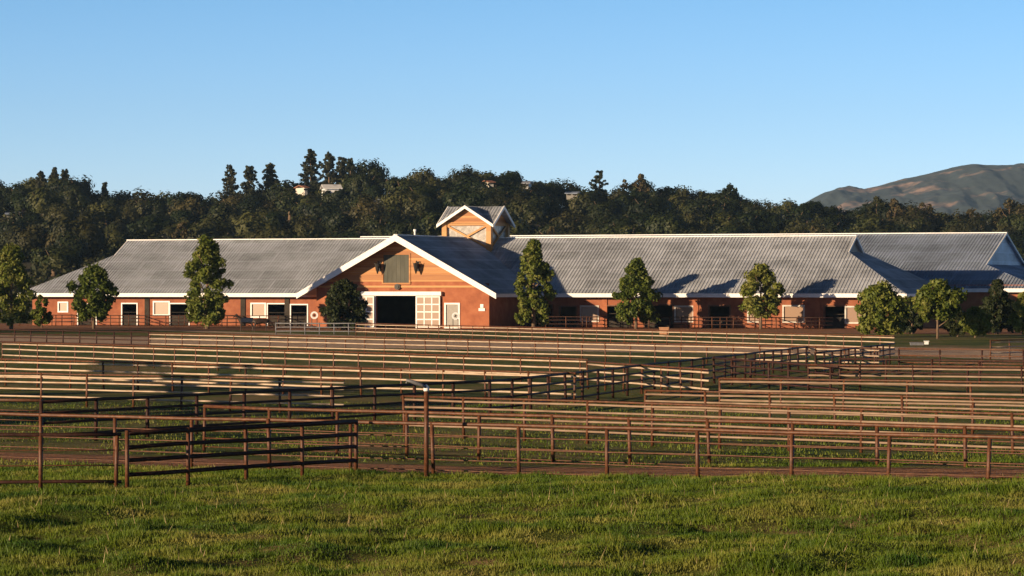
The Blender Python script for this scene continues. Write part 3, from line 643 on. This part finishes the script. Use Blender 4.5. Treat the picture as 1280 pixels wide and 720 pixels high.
for a in [(287, 207, 985, 17, 'thin leftmost pine of the skyline trio with gaps in its crown', 1, .6), (312, 208, 980, 24, 'broad middle pine of the skyline trio', 2, .2), (338, 205, 985, 19, 'right hand pine of the skyline trio', 3, .3),
          (388, 186, 990, 26, 'tallest skyline pine, left of the white hill house', 4, .2), (411, 192, 985, 20, 'dark pine behind the white hill house', 5, .2), (428, 196, 992, 15, 'slim pine right of the white hill house', 6, .3), (438, 200, 985, 14, 'shorter pine at the right end of the tall cluster', 7, .3),
          (749, 214, 985, 18, 'lone flat topped pine on the skyline right of centre', 8, .9), (68, 211, 990, 9, 'small thin spire tree on the far left knoll', 9, .4), (81, 213, 988, 10, 'pointed dark tree on the far left knoll', 10, .3), (51, 216, 985, 14, 'soft topped tree on the far left knoll', 11, .2), (131, 228, 985, 5, 'tiny spire standing in the dip of the left skyline', 12, .4)]:
    pine(*a)
def grove(px, top, d, wpx, label, seed, mat):
    random.seed(seed); x = (px-640)*d/F; zb_ = hill_z(x, d) - .3; ht = H - (top-HOR)*d/F - zb_; wd = wpx*d/F/2
    t = empty('eucalyptus_tree', (x, d, zb_)); tag(t, label, 'tree', 'tall loose trees on the right hillside')
    c, r = crown_pts(ht*.25, ht*.96, oval, wd, 34); link('crown', leaf_cloud(c, [q*.9 for q in r], 40, .42, mat=M[mat]), t)
    link('trunk', trunk_mesh(ht*.8, .3, [(ht*.4, k*1.5, wd*.6, wd) for k in range(4)]), t)
for a in [(780, 224, 985, 12, 'small upright tan tree beside the lone skyline pine', 31, 'leaf_tan'), (801, 218, 985, 20, 'loose olive tree right of the small tan tree', 32, 'leaf_tan'), (911, 230, 985, 26, 'tall loose tree at the right shoulder of the skyline', 33, 'leaf_oak'),
          (1096, 246, 960, 24, 'upright dark tree below the mountain foot', 34, 'leaf_oak'), (1119, 249, 955, 26, 'pale loose tree right of the upright dark tree', 35, 'leaf_tan'), (1155, 253, 950, 36, 'wide tan eucalyptus under the mountain', 36, 'leaf_tan'), (1213, 262, 960, 34, 'brownish tree in the right hand gap of the wood', 37, 'leaf_tan'), (1262, 250, 960, 40, 'brown loose tree near the right frame edge', 38, 'leaf_tan'),
          (228, 278, 760, 26, 'bare tan tree behind the left barn ridge', 39, 'leaf_tan'), (595, 238, 960, 30, 'brown twiggy tree above the cupola', 40, 'leaf_tan'), (690, 284, 740, 22, 'pale bush tree just above the right barn ridge', 41, 'leaf_tan'), (1018, 283, 740, 28, 'yellowish tree behind the right barn ridge', 42, 'leaf_tan')]:
    grove(*a)
# houses on the hill
def house(px, py, d, wpx, hpx, label, rz, wallc, roofc):
    x = (px-640)*d/F; z = H - (py-HOR)*d/F; wd = wpx*d/F; ht = hpx*d/F
    h = empty('hill_house', (x, d, z - .8), rz); tag(h, label, 'house', 'houses among the trees on the hill')
    mb = MB(); mb.box((-wd/2, -3, -1.2), (wd/2, 3, ht*.62)); mb.build('wall', wallc, h)
    mb = MB(); e = .5; zz = ht*.62
    for s in (-1, 1): mb.hexa([(-wd/2-e, s*3.6, zz-.1), (wd/2+e, s*3.6, zz-.1), (wd/2+e, 0, ht), (-wd/2-e, 0, ht), (-wd/2-e, s*3.6, zz+.1), (wd/2+e, s*3.6, zz+.1), (wd/2+e, 0, ht+.2), (-wd/2-e, 0, ht+.2)])
    mb.build('roof', roofc, h)
    for k in (-.28, .22):
        mb = MB(); mb.box((wd*k-.5, -3.06, ht*.15), (wd*k+.6, -3.003, ht*.45)); mb.build('window', M['dark_in'], h)
M['tile'] = mat_noise('clay_tile', [(.3, (.25, .10, .06)), (.7, (.38, .18, .11))], 2, .8)
house(414, 241, 952, 20, 13, 'white hill house below the tall pines', R(12), M['white'], M['white'])
house(484, 256, 930, 20, 11, 'pale house with a blue grey roof in the trees', R(-20), M['grey_door'], M['roof_rear'])
house(610, 228, 968, 6, 5, 'small tan house at the skyline above the cupola', R(20), M['chest'], M['tile'])
house(659, 230, 968, 7, 6, 'small white house in a skyline gap', R(-10), M['white'], M['roof'])
house(716, 242, 975, 14, 5, 'long grey roofed house on the skyline left of the lone pine', R(-6), M['grey_door'], M['roof_rear'])
house(16, 268, 900, 15, 6, 'blue roofed house at the far left of the hill', R(8), M['grey_door'], M['roof_rear'])
house(377, 236, 962, 4, 7, 'tall cream house end beside the tallest pine', R(30), M['chest'], M['tile'])

# ------------------------------------------------------------------ fences
def cyl_mesh(name, r, h, n, mat, cap=True):
    mb = MB(); mb.tube([(0, 0, -.1), (0, 0, h)], r, n); return mb.mesh(name, mat, True)
_posts = {}
def post_mesh(r, h, mat):
    k = (r, round(h, 2), mat)
    if k not in _posts: _posts[k] = cyl_mesh('post', r, h, 8, M[mat])
    return _posts[k]
def fence(p, q, label, rails, spacing=2.45, top=1.27, post_r=.05, posts_over=.03, group='pipe fences dividing the paddocks', offset=0.0, rail_n=8, post_mat='rust', name='pipe_fence', skip_first=False):
    """p, q: ends on the ground; rails: (height, radius, material)"""
    p = Vector((p[0], p[1])); q = Vector((q[0], q[1])); L = (q-p).length; t = (q-p)/L
    root = empty(name, (p.x, p.y, 0), math.atan2(t.y, t.x)); tag(root, label, 'fence', group)
    zat = lambda s: 0.0
    s = offset; k = 0; rnd = random.Random(int(L*1000) + len(label))
    if skip_first: s += spacing
    while s <= L + .01:
        o = link('post', post_mesh(post_r, top + posts_over, post_mat), root); o.location = (s, 0, zat(s)); o.rotation_euler = (rnd.gauss(0, .018), rnd.gauss(0, .018), rnd.random()*6); s += spacing; k += 1
    for z, r, mt in rails:
        mb = MB(); n = max(2, int(L / spacing) + 1); pts = [(L*i/n, 0, z + zat(L*i/n) + rnd.gauss(0, .007)) for i in range(n+1)]
        mb.tube(pts, r, rail_n); mb.build('rail', M[mt], root, True)
    return root
T4 = [(1.27, .034, 'rust'), (1.16, .034, 'pale_rail'), (.93, .034, 'pale_rail'), (.66, .034, 'pale_rail'), (.36, .034, 'pale_rail')]
T3 = [(1.27, .038, 'rust'), (1.14, .043, 'pale_rail'), (.82, .043, 'pale_rail'), (.44, .043, 'pale_rail')]
THIN = [(1.27, .048, 'rust'), (.96, .016, 'rust'), (.68, .016, 'rust'), (.38, .016, 'rust'), (.12, .014, 'rust')]
DARK = [(1.25, .05, 'shaded_rust'), (.92, .042, 'shaded_rust'), (.62, .042, 'shaded_rust'), (.26, .042, 'shaded_rust')]
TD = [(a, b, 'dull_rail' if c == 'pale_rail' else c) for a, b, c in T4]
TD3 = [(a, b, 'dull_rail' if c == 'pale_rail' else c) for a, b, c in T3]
def ext(l, a=0.0, b=0.0):
    p, q = l; t = (q-p); return p - t*a, q + t*b
fence(*ext(N1, .12, .12), 'nearest long rusty fence with thin wires crossing the whole view', THIN, 2.42)
fence(*ext(N2, 0, .12), 'second long rusty thin railed fence just behind the nearest one', THIN, 2.42)
fence(*line2(-80, 498, 52, 501, 1.27), 'short rusty fence end at the far left behind the nearest fence', THIN, 2.42)
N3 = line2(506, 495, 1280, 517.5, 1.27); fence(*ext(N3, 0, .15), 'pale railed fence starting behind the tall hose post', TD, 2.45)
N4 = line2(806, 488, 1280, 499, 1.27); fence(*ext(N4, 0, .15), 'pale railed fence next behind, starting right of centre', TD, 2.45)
fence(*ext(line2(900, 473, 1280, 478, 1.27), 0, .2), 'shaded dull railed fence in the right middle paddock', TD3)  # shade on this fence is put into the dimmer rail colour
fence(*ext(line2(1050, 448, 1280, 451, 1.27), 0, .2), 'dark level fence across the right paddock', DARK, post_mat='shaded_rust', post_r=.06)
fence(*ext(line2(1010, 456, 1280, 459, 1.27), 0, .2), 'dull railed fence across the right paddock behind the shaded rows', TD3, post_mat='shaded_rust')
fence(*ext(line2(1124, 436, 1280, 437.5, 1.27), 0, .2), 'rusty fence along the sandy track at the right', [(1.27, .045, 'rust'), (.9, .04, 'rust'), (.5, .04, 'rust')], post_mat='shaded_rust')
fence(*line2(735, 452, 886, 462, 1.27), 'pale fence between the receding dark fence and the middle rows', T3)
fence(*ext(line2(0, 466, 430, 475, 1.27), .15, 0), 'pale railed fence at left centre, half in tree shade', T4)
fence(*ext(line2(0, 449, 720, 466.5, 1.27), .12, 0), 'long pale fence across the left middle paddock', T3)
FA = line2(3, 427.5, 735, 449, 1.27); fence(*FA, 'long pale fence whose corner stands near the left frame edge', T3)
fence(*ext(FC, 0, .1), 'pale fence starting before the left wing, running right', T3)
fence(*FD, 'farthest pale fence, before the gable, ending at the bushy corner', T3)
fence(*ext(line2(1238, 427, 1280, 426, 1.2), 0, 1), 'short pale fence at the right edge by the sapling', T3)
fence(*line2(52, 502, 640, 474, 1.27), 'dark diagonal fence running away from left of centre', DARK, 2.6, post_mat='shaded_rust', post_r=.06)
M1a, M1b = line2(640, 474, 1012, 433, 1.27); fence(M1a, M1b, 'dark fence receding diagonally to the right middle', DARK, 2.9, post_mat='shaded_rust', post_r=.06)
fence(*line2(1020, 441, 1118, 429, 1.27), 'short dark fence leading to the bushy corner tree', DARK, 2.9, post_r=.06, post_mat='shaded_rust')
fence(*line2(893, 447, 1048, 458, 1.27), 'dark cross fence closing the right middle paddock', DARK, 2.9, post_r=.06, post_mat='shaded_rust')
G0 = Vector(((159-640)*73.6/F, 73.6)); G1 = Vector(((445-640)*80/F, 80.0))
GT = [(1.30, .06, 'shaded_rust'), (.98, .05, 'shaded_rust'), (.68, .05, 'shaded_rust'), (.34, .05, 'shaded_rust')]
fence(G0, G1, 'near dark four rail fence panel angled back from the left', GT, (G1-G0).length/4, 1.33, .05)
fence(*line2(-60, 543.5, 152, 543, 1.27), 'nearest dark rail fence cut off at the lower left', [(1.27, .045, 'shaded_rust'), (.9, .014, 'rust'), (.56, .014, 'rust'), (.18, .04, 'shaded_rust')], 1.72, offset=.3)
# stall run fences by the barn
def bworld(u, v): return (ORG + UX*u + VX*v).xy
RUN = [(1.35, .05, 'shaded_rust'), (.95, .045, 'shaded_rust'), (.5, .045, 'shaded_rust')]
fence(bworld(uL-6, -18), bworld(-15.5, -18), 'rusty stall run fence before the left wing', RUN, 2.6, 1.38, .06, group='stall run fences by the barn')
fence(bworld(13.5, -18), bworld(uR+2, -18), 'rusty stall run fence before the right wing', RUN, 2.6, 1.38, .06, group='stall run fences by the barn')
LB = ['left end', 'second window', 'dark doorway', 'tall tree', 'gable corner']
for i, px in enumerate((95, 178, 240, 300, 352)):
    u = uw(px); fence(bworld(u, -17.7), bworld(u, -12.2), 'stall run divider meeting the left wing by its ' + LB[i], RUN, 2.6, 1.38, .06, group='stall run fences by the barn')
LB = ['shaded wing corner', 'lit pilaster', 'oval tree', 'white window', 'middle doorway', 'open tree', 'last window']
for i, px in enumerate((690, 750, 800, 872, 920, 968, 1025)):
    u = uw(px); fence(bworld(u, -17.7), bworld(u, -12.2), 'stall run divider meeting the right wing by its ' + LB[i], RUN, 2.6, 1.38, .06, group='stall run fences by the barn')
fence(*line2(-40, 411, 188, 415, 1.27), 'dark shaded fence behind the left corner before the trees', DARK, post_mat='shaded_rust', post_r=.06)
GP = [(1.15, .06, 'grey_pipe'), (.75, .05, 'grey_pipe'), (.35, .05, 'grey_pipe')]
fence(*line2(345, 418, 452, 418.5, 0), 'pale grey corral panels near the gable wing', GP, 1.6, 1.2, .06, post_mat='grey_pipe', group='corral panels')
# tall post with a hose drooping from its top
d = 18400 / (597 - HOR); x = (533-640)*d/F; zt = H - (489-HOR)*d/F
tp = empty('hose_post', (x, d, gz(x, d))); tag(tp, 'tall rusty post with white cap and hose drooping left', 'post')
mb = MB(); mb.tube([(0, 0, -.1), (0, 0, zt)], .06, 10); mb.build('post', M['rust'], tp, True)
mb = MB(); mb.tube([(0, 0, zt), (0, 0, zt+.02), (0, 0, zt+.1), (-.02, 0, zt+.16)], [.065, .075, .07, .03], 10); mb.build('cap', M['white'], tp, True)
mb = MB(); mb.tube([(-.02, -.06, zt+.1), (-.12, -.08, zt+.16), (-.24, -.1, zt+.20), (-.36, -.1, zt+.24), (-.48, -.1, zt+.27), (-.5, -.1, zt+.2)], [.035, .04, .055, .045, .04, .025], 8); mb.build('hose', M['grey_pipe'], tp, True)

# ------------------------------------------------------------------ horses, fans and small things by the barn
def horse(px, d, rz, label, blanket=False, head_down=False):
    x = (px-640)*d/F; me = bpy.data.meshes.new('horse'); 
    V = []; E = []; Rr = []
    def v(p, r, par=None):
        V.append(p); Rr.append(r); 
        if par is not None: E.append((par, len(V)-1))
        return len(V)-1
    b = v((-.1, 0, 1.15), (.29, .30)); c = v((.35, 0, 1.17), (.27, .31), b); sh = v((.62, 0, 1.2), (.2, .27), c); hp = v((-.5, 0, 1.2), (.27, .29), b); rp_ = v((-.78, 0, 1.18), (.16, .2), hp)
    tl = v((-.92, 0, 1.05), (.05, .05), rp_); v((-.97, 0, .6), (.05, .05), tl)
    n1 = v((.85, 0, 1.2 if head_down else 1.5), (.12, .19), sh); n2 = v((1.08, 0, 1.02 if head_down else 1.78), (.09, .13), n1)
    h1 = v((1.22, 0, .86 if head_down else 1.76), (.09, .11), n2); v((1.45, 0, .5 if head_down else 1.52), (.05, .065), h1)
    for sy in (-.14, .14):
        k = v((.58, sy, .85), (.09, .11), sh); k2 = v((.6, sy, .48), (.055, .06), k); k3 = v((.58, sy, .12), (.04, .04), k2); v((.62, sy, .02), (.055, .06), k3)
        k = v((-.56, sy, .88), (.1, .15), hp); k2 = v((-.72, sy, .52), (.055, .065), k); k3 = v((-.68, sy, .12), (.04, .042), k2); v((-.64, sy, .02), (.055, .06), k3)
    for sy in (-.05, .05): v((n2 and V[n2][0]-.0, sy, V[n2][2]+.18), (.02, .02), n2)
    me.from_pydata(V, E, []); me.materials.append(M['horse'])
    o = link('horse', me); o.location = (x, d, 0); o.rotation_euler = (0, 0, rz); tag(o, label, 'horse', 'horses standing by the barn')
    m = o.modifiers.new('skin', 'SKIN'); m.use_smooth_shade = True
    for i, r in enumerate(Rr): me.skin_vertices[0].data[i].radius = r
    me.skin_vertices[0].data[0].use_root = True
    s = o.modifiers.new('sub', 'SUBSURF'); s.levels = 1; s.render_levels = 2
    if blanket:
        mb = MB(); n = 9
        sec = []
        for i in range(5):
            xx = -.72 + i*.34; sec.append([(xx, math.cos(math.pi*(-.12 + 1.24*j/(n-1)))*.36, 1.14 + math.sin(math.pi*(-.12 + 1.24*j/(n-1)))*.38) for j in range(n)])
        for i in range(4):
            for j in range(n-1): mb.poly([sec[i][j], sec[i+1][j], sec[i+1][j+1], sec[i][j+1]])
        mb.build('blanket', M['blanket'], o, True)
    return o
horse(308, 352, R(180+12), 'dark horse in a navy blanket facing left by the tall tree', True)
horse(326, 350, R(8), 'dark horse lowering its head before the left wing window', False, True)
def fan(px, py, d, label):
    x = (px-640)*d/F; z = H - (py-HOR)*d/F; r = .44
    t = empty('drum_fan', (x, d, 0)); tag(t, label, 'fan', 'white drum fans by the gable')
    mb = MB(); n = 20
    for i in range(n):
        a0, a1 = 2*math.pi*i/n, 2*math.pi*(i+1)/n
        p = lambda a, rr, y: (math.cos(a)*rr, y, z + math.sin(a)*rr)
        mb.poly([p(a0, r, -.25), p(a1, r, -.25), p(a1, r, .25), p(a0, r, .25)]); mb.poly([p(a0, r*.55, -.25), p(a0, r*.55, .25), p(a1, r*.55, .25), p(a1, r*.55, -.25)])
        mb.poly([p(a0, r*.55, -.25), p(a1, r*.55, -.25), p(a1, r, -.25), p(a0, r, -.25)]); mb.poly([p(a0, r*.55, .25), p(a0, r, .25), p(a1, r, .25), p(a1, r*.55, .25)])
    mb.build('shroud', M['white'], t)
    mb = MB(); mb.tube([(0, -.1, z), (0, .15, z)], .1, 8)
    for k in range(4):
        a = k*math.pi/2 + .4; mb.bar((0, 0, z), (math.cos(a)*r*.52, .03, z+math.sin(a)*r*.52), .04, .2, (0, 1, 0))
    mb.build('blade', M['black_rubber'], t)
    mb = MB(); mb.box((-.5, -.35, 0), (.5, .35, .1)); mb.tube([(-.3, 0, .1), (-.3, 0, z-r*.8)], .05, 6); mb.tube([(.3, 0, .1), (.3, 0, z-r*.8)], .05, 6); mb.build('stand', M['dark_metal'], t)
fan(393, 394, 366, 'white drum fan left of the gable wing'); fan(569.5, 395, 366, 'white drum fan beside the grey side door')
def small_box(px, py0, py1, wpx, label, mat, name, cat):
    d = 18400/(py1-HOR); x = (px-640)*d/F; wd = wpx*d/F; ht = (py1-py0)*d/F
    t = empty(name, (x, d, 0)); tag(t, label, cat)
    mb = MB(); mb.box((-wd/2, -wd/3, 0), (wd/2, wd/3, ht*.82)); mb.build('body', mat, t); mb = MB(); mb.box((-wd/2-.05, -wd/3-.05, ht*.825), (wd/2+.05, wd/3+.05, ht)); mb.build('lid', mat, t)
small_box(1158, 426, 430.5, 5, 'small white storage box under the round headed tree', M['white'], 'storage_box', 'box')
small_box(1146, 428, 431.5, 16, 'low grey feed trough left of the white box', M['grey_pipe'], 'feed_trough', 'trough')
small_box(830, 409, 418, 11, 'tan feed chest before the oval pear tree', mat_noise('tan_wood', [(.3, (.42, .2, .1)), (.7, (.52, .28, .16))], 3, .8), 'feed_chest', 'chest')
small_box(884, 398, 410, 10, 'pale blue water barrel box at the middle stall doorway', mat_noise('pale_blue', [(.3, (.3, .38, .5)), (.7, (.38, .46, .58))], 3, .5), 'water_tub', 'tub')

# ------------------------------------------------------------------ grass
def grass(n, y0, y1, hmin, hmax, wid, pw, margin=1.5, keep=None):
    y = y0 + (y1-y0) * rng.random(n) ** pw; x = (rng.random(n)*2-1) * (.16*y + margin)
    P_ = np.stack([x, y], 1)
    cl = np.array([noise.noise(Vector((a*.9, b*.9, 2.0))) + .6*noise.noise(Vector((a*2.6, b*2.6, 7.0))) for a, b in P_])
    if keep is not None:
        k = np.array([keep(a, b) for a, b in P_]); P_, cl = P_[k], cl[k]
    z = np.array([gz(a, b) for a, b in P_]); m = len(P_)
    h = (hmin + (hmax-hmin)*rng.random(m)**1.6) * np.clip(.7 + 1.15*cl, .25, 2.1)
    az = rng.random(m)*2*np.pi; lean = h*(.15 + .55*rng.random(m)); lz = rng.random(m)*2*np.pi
    ww = wid*(.6+.8*rng.random(m))
    bx, by = np.cos(az)*ww, np.sin(az)*ww
    v = np.zeros((m, 3, 3)); v[:, 0, 0] = P_[:, 0]-bx; v[:, 0, 1] = P_[:, 1]-by; v[:, 1, 0] = P_[:, 0]+bx; v[:, 1, 1] = P_[:, 1]+by; v[:, :2, 2] = (z-.01)[:, None]
    v[:, 2, 0] = P_[:, 0]+np.cos(lz)*lean; v[:, 2, 1] = P_[:, 1]+np.sin(lz)*lean; v[:, 2, 2] = z+h
    return v.reshape(-1, 3)
def n1_side(x, y):
    p, q = N1; t = (q-p).normalized(); return (x-p.x)*(-t.y) + (y-p.y)*t.x
def keep_near(x, y):
    s = n1_side(x, y)
    if s < .3: return True
    k = noise.noise(Vector((x*.35, y*.3, 5)))
    return s > 4.3 + k*1.6 and k > -.25 and random.random() < .55
gvv = np.concatenate([grass(560000, 45, 82, .04, .135, .011, 1.0, keep=keep_near), grass(90000, 78, 130, .05, .15, .016, 1.2, keep=keep_near)])
tag(link('grass', np_mesh('grass', gvv, 3, M['grass'])), 'tufted green meadow grass before and inside the nearest paddock', 'grass', kind='stuff')

# dead stems and weeds standing above the turf
st = grass(1300, 46, 74, .10, .30, .008, 1.0)
M['straw'] = mat_noise('dry_stems', [(.3, (.22, .15, .07)), (.7, (.42, .33, .18))], 2, .8)
tag(link('dry_stems', np_mesh('dry_stems', st, 3, M['straw'])), 'dry straw stems scattered through the foreground grass', 'dry stems', kind='stuff')
